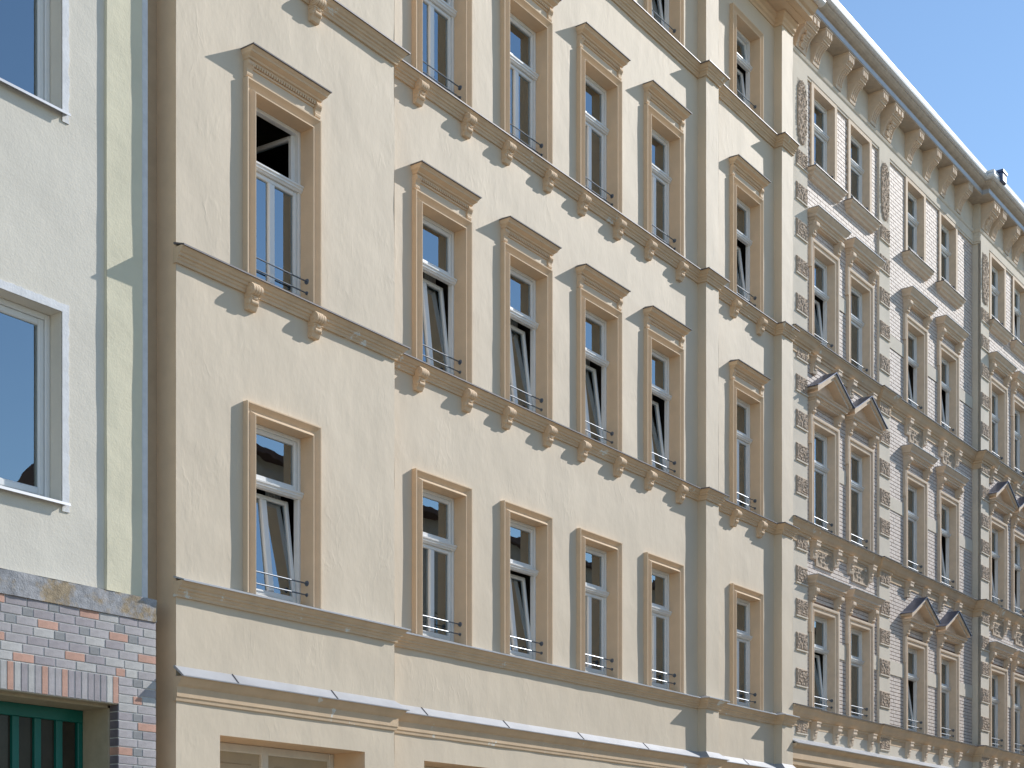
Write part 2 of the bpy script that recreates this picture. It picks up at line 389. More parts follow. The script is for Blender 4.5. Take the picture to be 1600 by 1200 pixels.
# returns of the projecting bay and the two pilasters
sd = MB(); sd.add([(10.832,Y1,0),(10.832,9,0),(10.832,9,TOP),(10.832,Y1,TOP)], [(0,1,2,3)])
sd.add([(14.40,Y1,0),(14.40,.03,0),(14.40,.03,TOP),(14.40,Y1,TOP)], [(0,1,2,3)])
sd.add([(10.832,9,0),(25.96,9,0),(25.96,9,TOP),(10.832,9,TOP)], [(0,1,2,3)]); sd.add([(25.962,-.1,0),(25.962,9,0),(25.962,9,TOP),(25.962,-.1,TOP)], [(0,1,2,3)])
sd.build('side_wall', M['trim'], H1)
for x0, x1 in ((22.56, 23.01), (25.49, 25.962)):
    g = wall_grid((x0, x1), (0, TOP-.35), [], -.16, .007, seed=x0)
    g.add([(x0,-.16,0),(x0,.03,0),(x0,.03,TOP-.35),(x0,-.16,TOP-.35)], [(0,1,2,3)]); g.add([(x1,-.16,0),(x1,.03,0),(x1,.03,TOP-.35),(x1,-.16,TOP-.35)], [(0,1,2,3)])
    g.build('pilaster', M['stucco'], H1, smooth=True, angle=40, fix=False)
ib = MB(); interior(ib, 10.86, 25.93, .22, 4.6, (0, 4.3, 8.0, 11.7, 15.2, TOP)); 
for x in (14.2, 16.5, 18.45, 20.4, 22.6): ib.add([(x,.22,0),(x,4.6,0),(x,4.6,TOP),(x,.22,TOP)], [(0,1,2,3)])
ib.build('interior', M['room'], H1, fix=False)

LEDGE = [(-.03,-.17),(.028,-.17),(.032,-.142),(.046,-.128),(.050,-.108),(.070,-.098),(.074,-.074),(.092,-.062),(.108,-.036),(.124,-.022),(.128,-.006),(-.03,-.006)]
FLASH = [(.116,-.012),(.144,-.016),(.145,.0),(-.02,.052),(-.02,.030),(.116,-.004)]
def corbel_mesh():
    mb = MB(); hw = .066
    mb.extrude_x(-hw, hw, [(.02,.02),(-.10,.02),(-.125,-.02),(-.115,-.075),(-.09,-.105),(-.085,-.135),(-.078,-.175),(-.045,-.235),(-.03,-.24),(.02,-.235)])
    for i in range(4):
        x = -.075 + .0385*i; mb.cyl_x(x, x+.031, -.088, -.045, .056, 16)
    mb.cyl_x(-.07, .07, -.088, -.045, .047, 14)
    for s_ in (-1, 1):
        mb.cyl_x(s_*.06, s_*.083, -.082, -.045, .034, 14, .026); mb.cyl_x(s_*.08, s_*.090, -.082, -.045, .014, 10)
        mb.cyl_x(s_*.06, s_*.076, -.055, -.165, .030, 12, .02)
    mb.cyl_x(-.05, .05, -.07, -.165, .026, 12); mb.cyl_x(-.03, .03, -.082, -.125, .02, 10)
    mb.bbox(-.072, .072, -.095, .02, -.118, -.104, .004)
    return meshof(mb, 'corbel', M['trim'], True, 35)
CORB = corbel_mesh()
for r in 'ABCD':
    z = ROW[r][0] - .047
    lo = MB().plan_sweep(PLAN, [(p, z+q) for p, q in LEDGE]).build('ledge', M['ledge'], H1)
    MB().plan_sweep(PLAN, [(p, z+q) for p, q in FLASH]).build('flashing', M['shade_zinc'] if r != 'A' else M['zinc'], lo)
    if r in 'BC':
        for c, y in [(c, Y1) for c in C1] + [(c, 0) for c in C2 + C3]:
            for s_ in (-.51, .51): link('corbel', CORB, lo, (c+s_, y, z-.088)).scale = (1, 1.15, 1.1)
# cornice over the ground floor
LOW = [(-.03,-.26),(.02,-.26),(.025,-.225),(.035,-.215),(.035,-.11),(.045,-.10),(.06,-.085),(.085,-.05),(.105,-.025),(.115,-.005),(-.03,-.005)]
z = 4.0
lo = MB().plan_sweep(PLAN, [(p, z+q) for p, q in LOW]).build('ledge', M['ledge'], H1)
MB().plan_sweep(PLAN, [(p, z+q) for p, q in [(.10,-.006),(.135,-.012),(.137,.0),(-.0,.112),(-.02,.112),(-.02,.09),(.10,.004)]]).build('flashing', M['zinc'], lo)
for x, y in ((11.6, Y1), (13.2, Y1), (15.1, 0), (16.9, 0), (18.8, 0), (20.7, 0), (24.2, 0)):
    MB().add([(x,y-.138,4.001),(x+.014,y-.138,4.001),(x+.05,y-.0,4.114),(x+.036,y-.0,4.114),(x,y-.140,4.006),(x+.014,y-.140,4.006),(x+.05,y-.004,4.119),(x+.036,y-.004,4.119)],
             [(0,1,2,3),(4,5,6,7),(0,1,5,4),(1,2,6,5),(3,0,4,7)]).build('seam', M['shade_zinc'], lo)

# hoods over the second and third floor windows
def hood_mesh():
    mb = MB(); t = .138
    mb.box(-.50, .50, -.05, .0, .262, .285)
    mb.loft(.555, [(.05,.318),(.062,.322),(.066,.338),(.088,.345),(.094,.362),(.128,.378),(.150,.388),(.158,.408),(.178,.424),(.185,.440)], .38)
    for i in range(26):
        x = -.49 + i*.0385; mb.box(x, x+.022, -.070, -.03, .288, .318)
    for s_ in (-1, 1):
        x0, x1 = sorted((s_*.505, s_*.592))
        mb.extrude_x(x0, x1, [(.0,.320),(-.082,.320),(-.088,.295),(-.078,.262),(-.060,.235),(-.055,.205),(-.062,.185),(-.058,.165),(-.045,.150),(.0,.148)])
        for k in range(3): mb.cyl_x(x0+.006+k*.027, x0+.024+k*.027, -.066, .285, .026, 10)
    return meshof(mb, 'hood', M['trim'], False)
def hoodcap_mesh():
    return meshof(MB().loft(.555, [(.185,.437),(.204,.436),(.206,.448),(.0,.50)], .38), 'flashing', M['shade_zinc'])
FRIEZE = meshof(MB().box(-.58, .58, -.03, .02, .137, .33), 'frieze', M['stucco'])
HOOD = hood_mesh(); CAP = hoodcap_mesh()
def surround_mesh(h): return meshof(MB().frame_sweep(-OW/2, OW/2, -.02, h, SURR), 'surround', M['trim'], True, 24)
SPEC = {  # column, row : sash state, what hangs behind, upper light
 ('1A'): ('tilt','side','closed'), ('1B'): ('closed',None,'open'), ('1C'): ('closed',None,'closed'),
 ('20A'): ('closed','right','closed'), ('21A'): ('tilt',None,'closed'), ('22A'): ('closed','side','closed'), ('23A'): ('closed','right','closed'),
 ('20B'): ('tilt','side','closed'), ('21B'): ('tilt','net','closed'), ('22B'): ('tilt','side','closed'), ('23B'): ('tilt','net','closed'),
 ('20C'): ('closed','right','closed'), ('21C'): ('closed','blind','closed'), ('22C'): ('closed','blind','closed'), ('23C'): ('closed','blind','closed'),
 ('22D'): ('closed',None,'closed'), ('23D'): ('tilt','side','closed'),
 ('3A'): ('closed','right','closed'), ('3B'): ('closed','right','closed'), ('3C'): ('tilt','net','closed'), ('3D'): ('tilt','side','tilt')}
def house_window(c, y, r, key):
    z, h = ROW[r]; st, cov, up = SPEC[key]
    zt = {'A': 1.30, 'B': 1.36, 'C': 1.28, 'D': .97}[r]
    f = window_unit(H1, (c, y, z), OW, h, zt, .13, st, cov, True, None, up)
    link('surround', cached(('s', h), lambda: surround_mesh(h)), f)
    if r in 'BC':
        link('hood', HOOD, f, (0,0,h)); link('flashing', CAP, f, (0,0,h)); link('frieze', FRIEZE, f, (0,0,h))
for r in 'ABC': house_window(C1[0], Y1, r, '1'+r)
for i, c in enumerate(C2):
    for r in 'ABC': house_window(c, 0, r, '2%d%s' % (i, r))
for i in (2, 3): house_window(C2[i], 0, 'D', '2%dD' % i)
for r in 'ABCD': house_window(C3[0], 0, r, '3'+r)
# ground floor openings: deep plain reveals with dark timber windows
for x0, x1, y in ((11.46, 13.84, Y1), (15.2, 17.6, 0), (18.3, 20.7, 0)):
    z0 = .0 if x0 < 12 else .6
    MB().frame_sweep(x0, x1, z0, 3.43, [(0,-.60),(0,.0),(.004,-.02)], y).build('reveal', M['trim'], H1)
    fr = MB(); cx = (x0+x1)/2
    for a, b in ((x0, x0+.09), (cx-.06, cx+.06), (x1-.09, x1)): fr.bbox(a, b, y+.50, y+.58, z0, 3.43, .012)
    fr.bbox(x0+.09, x1-.09, y+.505, y+.58, 3.33, 3.43, .012); fr.bbox(x0+.09, x1-.09, y+.505, y+.58, 2.30, 2.40, .012); fr.bbox(x0+.09, x1-.09, y+.505, y+.58, z0, z0+.1, .012)
    fo = fr.build('shop_window', M['oldframe'], H1)
    for a, b in ((x0+.09, cx-.06), (cx+.06, x1-.09)):
        for q, t in ((z0+.1, 2.30), (2.40, 3.33)):
            if x0 > 12: MB().box(a, b, y+.54, y+.548, q, t).build('pane', M['glass'], fo); continue
            pn = MB().box(a, b, y+.545, y+.56, q, t); pn.bbox(a+.12, b-.12, y+.528, y+.55, q+.12, t-.12, .02); pn.build('panel', M['tanpaint'], fo)
# eaves cornice
ECP = [(18.0,0),(22.56,0),(22.56,-.16),(23.01,-.16),(23.01,0),(25.49,0),(25.49,-.16),(25.962,-.16)]
co = MB().plan_sweep(ECP, [(-.03,17.76),(.02,17.76),(.03,17.80),(.06,17.82),(.07,17.88),(.12,17.91),(.13,17.95),(-.03,17.95)])
co.extrude_x(18, 25.962, [(.1,17.952),(-.55,17.952),(-.55,18.02),(-.60,18.04),(-.66,18.12),(-.68,18.20),(.1,18.20)])
co.box(18, 25.962, -.42, -.30, 17.937, 17.96)
co.build('cornice', M['trim'], H1)
rf = MB().extrude_x(10.832, 25.962, [(-.80,18.24),(-.80,18.26),(9,22.5),(9,22.4)]).build('roof', M['zinc'], H1)
gu = MB(); prof = [(-.72+.085*math.cos(a), 18.22+.085*math.sin(a)) for a in [math.pi + i*math.pi/10 for i in range(11)]]
gu.extrude_x(18, 26.0, prof + [(-.64,18.23),(-.80,18.23)]).build('gutter', M['frame'], rf, smooth=True, angle=40)

# ================================================================ grey plastered house on a clinker base
H0 = thing('apartment_house', 'pale grey plastered house with clinker brick base and green gate', 'house')
YW = .036
wins0 = [(8.22, 9.53, 5.60, 7.48), (8.22, 9.53, 9.47, 11.35)]
wall_grid((3.0, 10.09), (4.6, 14), wins0, YW, .006, seed=21).build('wall', M['grey_plaster'], H0, smooth=True, fix=False)
g = wall_grid((10.06, 10.522), (4.6, 14), [], 0.0, .016, cell=.08, sc=1.0, seed=27)
g.add([(10.06,0,4.6),(10.06,.06,4.6),(10.06,.06,14),(10.06,0,14)], [(0,1,2,3)])
g.build('edge_strip', M['yellow_plaster'], H0, smooth=True, angle=40, fix=False)
MB().box(10.518, 10.606, .012, .16, 4.6, 14).build('edge_bead', M['white_plaster'], H0)
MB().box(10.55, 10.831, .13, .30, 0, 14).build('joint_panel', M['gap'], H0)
ib = MB(); interior(ib, 3.05, 10.55, .26, 3.6, (0, 4.5, 8.4, 14)); ib.add([(3.05,3.6,0),(10.55,3.6,0),(10.55,3.6,14),(3.05,3.6,14)], [(0,1,2,3)])
ib.build('interior', M['room'], H0, fix=False)
for x0, x1, z0, z1 in wins0:
    fr = MB(); fy = .21
    for a, b in ((x0, x0+.06), (x1-.06, x1)): fr.bbox(a, b, fy, fy+.07, z0, z1, .01)
    fr.bbox(x0+.06, x1-.06, fy+.002, fy+.07, z1-.06, z1, .01); fr.bbox(x0+.06, x1-.06, fy+.002, fy+.07, z0, z0+.06, .01)
    fo = fr.build('window', M['frame'], H0)
    s_ = MB()
    for a, b in ((x0+.062, x0+.13), (x1-.13, x1-.062)): s_.bbox(a, b, fy+.012, fy+.065, z0+.062, z1-.062, .012)
    s_.bbox(x0+.13, x1-.13, fy+.014, fy+.065, z1-.13, z1-.062, .012); s_.bbox(x0+.13, x1-.13, fy+.014, fy+.065, z0+.062, z0+.14, .012)
    s_.build('sash', M['frame'], fo)
    MB().box(x0+.12, x1-.12, fy+.04, fy+.048, z0+.13, z1-.12).build('pane', M['glass'], fo)
    MB().frame_sweep(x0, x1, z0-.03, z1, [(0,-.25),(0,-.03),(0,.0)], YW).build('reveal', M['grey_plaster'], fo)
    # whitewashed rim around the opening with a ragged outer edge
    rim = MB(); n = 40; rr = random.Random(int(z0*10))
    pts = [(x1, z0-.06+ (z1+.06-z0+.06)*i/n, 1, 0) for i in range(n)]
    vin = []; vout = []
    for i in range(n+1):
        zz = z0-.10+(z1-z0+.10)*i/n; wd = .082+rr.uniform(-.009, .009) if i < n else .085
        vin.append((x1, YW-.012, min(zz, z1))); vout.append((x1+wd, YW-.012, zz if i < n else z1+.085))
    m = 30
    for i in range(1, m+1):
        xx = x1-(x1-x0)*i/m; vin.append((xx, YW-.012, z1)); vout.append((xx, YW-.012, z1+.085+rr.uniform(-.008, .008)))
    k = len(vin); rim.add(vin+vout+[(a, YW+.01, c) for a, b, c in vout], [(i, i+1, k+i+1, k+i) for i in range(k-1)] + [(k+i, k+i+1, 2*k+i+1, 2*k+i) for i in range(k-1)])
    rim.build('rim', M['white_plaster'], fo)
    MB().extrude_x(x0-.02, x1+.055, [(.24,z0+.01),(-.035,z0-.022),(-.04,z0-.05),(-.034,z0-.05),(-.03,z0-.028),(.24,z0+.0)]).build('sill', M['zinc'], fo)
    link('curtain', curtain_mesh(1.25, 1.8, 9, .02, M['curtain']), fo, ((x0+x1)/2, .45, z0+.03))

# clinker base: mortar backing, concrete band, single bricks
YB = -.12; XR = 10.603
bk = MB(); bk.box(3.0, XR-.002, YB+.006, .2, 3.635, 4.55); bk.box(10.113, XR-.002, YB+.006, .2, 0, 3.635)
base = bk.build('base_wall', M['mortar'], H0)
g = wall_grid((3.0, XR+.004), (4.535, 4.77), [], YB-.012, .02, cell=.05, sc=4, seed=33)
g.add([(3.0,YB-.012,4.77),(XR+.004,YB-.012,4.77),(XR+.004,.1,4.80),(3.0,.1,4.80)], [(0,1,2,3)]); g.add([(3.0,YB-.012,4.535),(XR+.004,YB-.012,4.535),(XR+.004,.1,4.535),(3.0,.1,4.535)], [(0,1,2,3)])
g.add([(XR+.004,YB-.012,4.535),(XR+.004,.1,4.535),(XR+.004,.1,4.80),(XR+.004,YB-.012,4.77)], [(0,1,2,3)])
g.build('concrete_band', M['concrete'], H0, smooth=True, angle=30, fix=False)
CM = {'g': (0, 1, 0, 1), 'l': (2, 4, 2, 2), 'b': (3,), 'o': (5,), 'd': (6,)}
rb = random.Random(3)
def brick(x0, x1, z0, z1, c, y=YB, depth=.03):
    w_, h_ = round(x1-x0, 3), round(z1-z0, 3); mi = rb.choice(CM[c])
    me = cached(('brick', w_, h_, mi), lambda: meshof(MB().bbox(0, w_, 0, depth, 0, h_, .003), 'brick', M['brick%d' % mi]))
    return link('brick', me, base, (x0, y + rb.uniform(-.0015, .0015), z0))
CH = .0889; J = .011
rows = ['g g l o g hb g g o g g', '3l g hb g g g g hb g g g', 'g hb o g hb g o g hb g g', '3l l g l g hb l g g o g', 'o g g hb g g g g o g g',
        '3l l l g o g g l g hb g', 'g 6l ho g l g g o l g g']
z = 4.532
for row in rows:
    x = XR
    for tkn in row.split():
        L_ = {'h': .1135, '3': .165, '6': .15}.get(tkn[0], .235) if len(tkn) > 1 else .235
        brick(x-L_, x, z-CH+J, z, tkn[-1]); x -= L_+J
    z -= CH
ztop = z
x = 10.113; i = 0                                         # soldier course over the gate
sold = 'o l g g g g g g o g g o g l g l o l g l g g o g g l g g'.split()
for c in sold:
    brick(x-.068, x, 3.638, ztop-.002, c); x -= .0785
z = ztop
stack = [('g','b','l'), ('g','g'), ('l','o','l'), ('l','g'), ('g','b','g'), ('g','o'), ('g','b','g'), ('g','g'), ('o','b','g'), ('g','g'), ('g','b','g'), ('g','o'), ('g','b','g'), ('g','g'), ('g','b','g'), ('o','g')]
for r_ in stack:
    ws = (.178, .1135, .178) if len(r_) == 3 else (.240, .240); x = 10.114
    for L_, c in zip(ws, r_):
        brick(x, x+L_, z-CH+J, z, c); x += L_+J*.95
    if z < 3.70:                                          # brick return into the gateway, shade put into the grey ones' dark colour
        me = cached(('rb', r_[0] == 'o'), lambda: meshof(MB().box(-.006, .02, 0, .125, 0, CH-J), 'brick', M['brick5' if r_[0] == 'o' else 'brick6']))
        link('brick', me, base, (10.113, YB+.004, z-CH+J))
    z -= CH
# gateway reveal, soffit and green gate
gw = MB(); gw.box(10.085, 10.4, .012, .42, 0, 3.632); gw.box(3, 10.4, .012, .42, 3.60, 3.66)
gw.box(3, 10.113, YB+.01, .014, 3.628, 3.64); gw.build('gateway', M['tan'], H0)
def xa(px, Y=.40):
    d = (math.cos(R(TH)) + (px-800)/2350*math.sin(R(TH)), math.sin(R(TH)) - (px-800)/2350*math.cos(R(TH))); return (Y+12.3)/d[1]*d[0]
gt = MB(); gt.bbox(6.0, 10.083, .40, .46, 3.47, 3.60, .006); gt.bbox(10.02, 10.083, .402, .46, 0, 3.47, .006)
gate = gt.build('gate', M['green'], H0)
for i in range(12):
    x = 9.745 - i*.262; MB().bbox(x, x+.078, .395, .45, 0, 3.47, .006).build('bar', M['green'], gate)
    MB().box(x+.078, x+.262, .438, .444, 0, 3.47).build('pane', M['darkpane'], gate)
MB().box(3, 10.08, .95, 1.0, 0, 3.6).build('inner_door', M['brown'], H0)

# ================================================================ glazed brick house
H2 = thing('apartment_house', 'ornate house in pale glazed brick with gabled window hoods and heavy eaves brackets', 'house', (25.965, .03, 0), R(-.8))
YC = -.16; UE = 15.4
ROW2 = {'A': (5.30, 1.90), 'B': (8.815, 2.035), 'C': (12.40, 1.88), 'D': (15.77, 1.63)}
W2 = .96
BAYS = [((1.73, 3.46), 0, 'a'), ((6.50, 8.52), 0, 'b'), ((11.50, 13.22), YC, 'a')]
QS = [(.12, .92, -.05), (4.41, 4.97, -.05), (10.2, 10.78, YC-.05)]
p2 = [(0,0),(10.2,0),(10.2,YC),(UE,YC)]
pq = [(0,-.05),(.92,-.05),(.92,0),(4.41,0),(4.41,-.05),(4.97,-.05),(4.97,0),(10.2,0),(10.2,YC-.05),(10.78,YC-.05),(10.78,YC),(UE,YC)]
hol = {0: [], YC: []}
for cs, y, k in BAYS:
    for c in cs:
        for r in 'ABCD': hol[y].append((c-W2/2, c+W2/2, ROW2[r][0], ROW2[r][0]+ROW2[r][1]))
def flat_wall(x0, x1, z0, z1, hs, y):
    return wall_grid((x0, x1), (z0, z1), hs, y, 0, cell=9)
wm = flat_wall(0, 10.2, 0, 18.6, hol[0], 0.012); wm.v += []
wa = wm.build('wall', M['joint'], H2, fix=False)
wc = flat_wall(10.2, UE, 0, 18.6, hol[YC], YC+.012).build('wall', M['joint'], H2, fix=False)
MB().add([(10.2,YC-.05,0),(10.2,.03,0),(10.2,.03,18.6),(10.2,YC-.05,18.6)], [(0,1,2,3)]).build('side_wall', M['stone'], H2)
ib = MB(); interior(ib, .02, UE, .30, 4.6, (0, 4.6, 8.2, 11.8, 15.2, 18.6))
for x in (2.6, 5.2, 7.5, 10.1, 12.4): ib.add([(x,.30,0),(x,4.6,0),(x,4.6,18.6),(x,.30,18.6)], [(0,1,2,3)])
ib.build('interior', M['room'], H2, fix=False)

def lay_bricks(u0, u1, z0, z1, y, block):
    mb = MB(); ch = .0785; j = .013; L_ = .247; row = 0; z = z0
    while z < z1:
        zb = z + ch - j
        cuts = sorted((max(b[0], u0), min(b[1], u1)) for b in block if b[2] < zb-.01 and b[3] > z+.01 and b[1] > u0 and b[0] < u1)
        free = []; c = u0
        for a, b in cuts:
            if a > c: free.append((c, a))
            c = max(c, b)
        if c < u1: free.append((c, u1))
        for a, b in free:
            k = math.floor((a - (row % 2)*L_/2)/L_)
            x = k*L_ + (row % 2)*L_/2
            while x < b:
                s0 = max(x, a+.004); s1 = min(x+L_-j, b-.004)
                if s1-s0 > .03:
                    t = random.uniform(-.0016, .0016); o = len(mb.v); yy = y+t
                    mb.v += [(s0,yy,z),(s1,yy,z),(s1,yy,zb),(s0,yy,zb),(s0,yy+.016,z),(s1,yy+.016,z),(s1,yy+.016,zb),(s0,yy+.016,zb)]
                    mb.f += [(o,o+1,o+2,o+3),(o,o+4,o+5,o+1),(o+1,o+5,o+6,o+2),(o+2,o+6,o+7,o+3),(o+3,o+7,o+4,o)]
                x += L_
        z += ch; row += 1
    return mb
blk = {0: [(q[0], q[1], 0, 20) for q in QS[:2]], YC: [(QS[2][0], QS[2][1], 0, 20)]}
for cs, y, k in BAYS:
    for c in cs:
        for r in 'ABC': blk[y].append((c-W2/2-.15, c+W2/2+.15, ROW2[r][0], ROW2[r][0]+ROW2[r][1]+.15))
        r = 'D'; blk[y].append((c-W2/2-.11, c+W2/2+.11, ROW2[r][0], 17.5))
bo = lay_bricks(.02, 10.2, 4.98, 17.44, 0.0, blk[0]).build('bricks', M['glazed'], wa, fix=False); bo['kind'] = 'stuff'
bo = lay_bricks(10.2, UE, 4.98, 17.44, YC, blk[YC]).build('bricks', M['glazed'], wc, fix=False); bo['kind'] = 'stuff'

# quoin strips of smooth and vermiculated blocks
def verm_fn(sd, oval=False):
    def f(u, v):
        e = min(u, 1-u, v, 1-v)
        n_ = noise.noise(Vector((u*9+sd, v*9*(4.0 if oval else .75), sd*3.1)))
        d = .030 - .026*max(0, 1-abs(n_)/.20)
        if oval:
            vv = min(v, 1-v)*4.0
            if vv < 1 and (u-.5)**2/.25 + (1-vv)**2 > 1: return 0.0
            return d
        return d if e > .02 else .012
    return f
VB = {}
def vblock(w_, h_, k): return cached(('vb', w_, h_, k), lambda: meshof(MB().relief(0, w_, 0, h_, 0, verm_fn(k*5.3), 26, 20), 'block', M['verm'], True, 50))
QZ = [(15.60,15.90),(14.95,15.26),(14.25,14.56),(13.55,13.85),(12.83,13.14),(11.93,12.24),(11.30,11.60),(10.617,10.924),(9.984,10.291),(9.351,9.668),(8.30,8.60),(7.65,7.96),(7.02,7.33),(6.37,6.69),(5.685,6.005),(4.78,5.08)]
for u0, u1, y in QS:
    yb = y + .05
    q = MB().box(u0, u1, y, yb+.02, 0, 17.5); 
    strip = q.build('quoin_strip', M['stone'], H2)
    a0 = u0 + .30 if u0 < .3 else u0 + .03
    w_ = round(u1-.03-a0, 3)
    for i, (za, zb) in enumerate(QZ):
        link('block', vblock(w_, round(zb-za, 2), i % 3), strip, (a0, y, za))
        cached(('bt', w_), lambda: meshof(MB().box(-.012, w_+.012, -.028, .01, -.03, -.004), 'block_base', M['stone']))
        link('block_base', _cache[('bt', w_)], strip, (a0, y, za))
    ov = cached(('ov', w_), lambda: meshof(MB().relief(0, w_*.8, 0, 1.22, 0, verm_fn(2.2, True), 22, 64), 'panel', M['verm'], True, 50))
    link('panel', ov, strip, (a0+w_*.1, y, 16.04))

# window surrounds, hoods, gables
SUR2 = [(0,-.20),(0,.03),(.006,.042),(.03,.046),(.036,.034),(.05,.03),(.085,.034),(.092,.058),(.12,.068),(.145,.066),(.15,.055),(.15,-.02)]
def sur2_mesh(h):
    mb = MB().frame_sweep(-W2/2, W2/2, -.02, h, SUR2)
    for s_ in (-1, 1):
        x0, x1 = sorted((s_*(W2/2+.145), s_*(W2/2+.185))); mb.box(x0, x1, -.058, .02, h-.42, h+.152)
    return meshof(mb, 'surround', M['trim2'], True, 25)
def sur2d_mesh(h):
    mb = MB().frame_sweep(-W2/2, W2/2, -.02, h, [(0,-.20),(0,.035),(.11,.035),(.11,-.02)])
    return meshof(mb, 'surround', M['trim2'])
def console(mb, cx, w_, prof, grooves=0, gr=.012):
    mb.extrude_x(cx-w_/2, cx+w_/2, prof)
HOODP = [(.10,.42),(.115,.425),(.12,.46),(.145,.475),(.15,.50),(.185,.515),(.19,.56),(.205,.575),(.235,.61),(.25,.635),(.255,.655)]
def hood_side_consoles(mb):
    for s_ in (-1, 1):
        cx = s_*.575
        mb.extrude_x(cx-.07, cx+.07, [(.01,.425),(-.165,.425),(-.17,.39),(-.155,.35),(-.12,.31),(-.09,.27),(-.08,.22),(-.06,.18),(-.03,.15),(.01,.14)])
        mb.cyl_x(cx-.078, cx+.078, -.135, .375, .036, 12); mb.cyl_x(cx-.074, cx+.074, -.068, .215, .028, 10)
        mb.cyl_x(cx-.03, cx+.03, -.095, .262, .02, 8)
def hood2_mesh():
    mb = MB().loft(.56, HOODP, .75); hood_side_consoles(mb)
    mb.box(-.66, .66, -.085, .01, .395, .422); return meshof(mb, 'hood', M['trim2'])
def hood2cap_mesh(): return meshof(MB().loft(.56, [(.255,.652),(.272,.652),(.274,.664),(.0,.72)], .75), 'flashing', M['zinc'])
def gable_mesh():
    mb = MB().loft(.56, [(.10,.38),(.115,.385),(.12,.41),(.15,.425),(.155,.45),(.20,.46),(.205,.495),(.23,.51),(.24,.525)], .75); hood_side_consoles(mb)
    for s_ in (-1, 1):      # raking mouldings
        mb.extrude_y(-.265, .01, [(s_*.80,.575),(s_*.80,.625),(0,1.07),(0,1.005)])
        mb.extrude_y(-.225, .01, [(s_*.70,.545),(s_*.72,.62),(0,1.01),(0,.94)])
    mb.extrude_y(-.04, .01, [(-.75,.52),(.75,.52),(0,.97)]); return meshof(mb, 'gable', M['trim2'])
def gableroof_mesh():
    mb = MB()
    for s_ in (-1, 1):
        mb.extrude_y(-.295, .01, [(0,1.085),(s_*.72,.683),(s_*.845,.625),(s_*.848,.612),(s_*.72,.668),(0,1.07)])
    return meshof(mb, 'gable_roof', M['slate'])
def sill2_mesh():
    return meshof(MB().loft(.60, [(.02,-.22),(.06,-.21),(.075,-.17),(.12,-.15),(.13,-.10),(.17,-.07),(.18,-.02),(.175,-.015)], .7), 'sill', M['trim2'])
def sill2cap_mesh(): return meshof(MB().loft(.60, [(.175,-.018),(.20,-.018),(.20,-.006),(.0,.035)], .7), 'flashing', M['shade_zinc'])
ME = dict(hood=hood2_mesh(), cap=hood2cap_mesh(), gable=gable_mesh(), groof=gableroof_mesh(), sill=sill2_mesh(), scap=sill2cap_mesh())
rw = random.Random(11)
ST = ['closed', 'tilt', 'closed', 'tilt', 'closed', 'closed']; CV = ['right', 'net', 'side', None, 'net', 'right', 'side']
spec2 = {(1.73,'A'): ('tilt','net'), (3.46,'A'): ('closed','net'), (1.73,'B'): ('closed','right'), (3.46,'B'): ('closed','right'), (1.73,'C'): ('tilt','net'), (3.46,'C'): ('closed',None),
         (6.50,'A'): ('tilt',None), (8.52,'A'): ('closed','net'), (6.50,'B'): ('closed','net'), (8.52,'B'): ('tilt','side'), (6.50,'C'): ('tilt','side'), (8.52,'C'): ('tilt','net')}
for cs, y, kind in BAYS:
    for c in cs:
        for r in 'ABCD':
            z, h = ROW2[r]; st, cov = spec2.get((c, r), (rw.choice(ST), rw.choice(CV)))
            f = window_unit(H2, (c, y, z), W2, h, {'A':1.24,'B':1.36,'C':1.22,'D':1.05}[r] , .13, st, cov, True, None, 'closed', double=False)
            if r == 'D':
                link('surround', cached(('s2d', h), lambda: sur2d_mesh(h)), f)
                link('sill', ME['sill'], f); link('flashing', ME['scap'], f)
            else:
                link('surround', cached(('s2', h), lambda: sur2_mesh(h)), f)
                if (kind == 'a' and r == 'B') or (kind == 'b' and r == 'A'):
                    link('gable', ME['gable'], f, (0,0,h)); link('gable_roof', ME['groof'], f, (0,0,h))
                else:
                    link('hood', ME['hood'], f, (0,0,h)); link('flashing', ME['cap'], f, (0,0,h))

# ledges with brackets, carved panels, bands
LED2 = [(-.03,-.37),(.02,-.37),(.02,-.25),(.045,-.24),(.05,-.20),(.085,-.185),(.09,-.17),(.12,-.14),(.15,-.08),(.175,-.05),(.19,-.045),(.195,-.008),(-.03,-.008)]
FL2 = [(.18,-.012),(.21,-.016),(.212,.0),(-.02,.045),(-.02,.02),(.18,-.003)]
def bracket_mesh():
    mb = MB().extrude_x(-.085, .085, [(.01,-.23),(-.14,-.23),(-.145,-.29),(-.125,-.34),(-.085,-.38),(-.07,-.44),(-.065,-.53),(-.05,-.56),(.01,-.56)])
    mb.box(-.10, .10, -.155, .01, -.255, -.228); mb.cyl_x(-.092, .092, -.11, -.315, .036, 12); mb.cyl_x(-.05, .05, -.07, -.42, .03, 10); mb.cyl_x(-.03, .03, -.062, -.48, .022, 10)
    return meshof(mb, 'bracket', M['trim2'], True, 35)
def carve(u, v):
    x = abs(u-.5)*2; e = min(u, 1-u, v, 1-v)
    if e < .07: return .035
    r_ = math.hypot(x-.45, (v-.55)*1.6); th = math.atan2(v-.55, x-.45)
    s1 = math.cos(3*th + 14*r_)*max(0, 1-r_*1.6)
    s2 = max(0, 1-x*5)*(.6+.4*math.cos(v*26))
    return .006 + .030*max(0, s1) + .028*s2 + .010*noise.noise(Vector((x*7, v*7, 2.2)))
BR = bracket_mesh()
CARV = meshof(MB().relief(-.40, .40, 0, .40, 0, carve, 40, 26), 'carved_panel', M['carved'], True, 60)
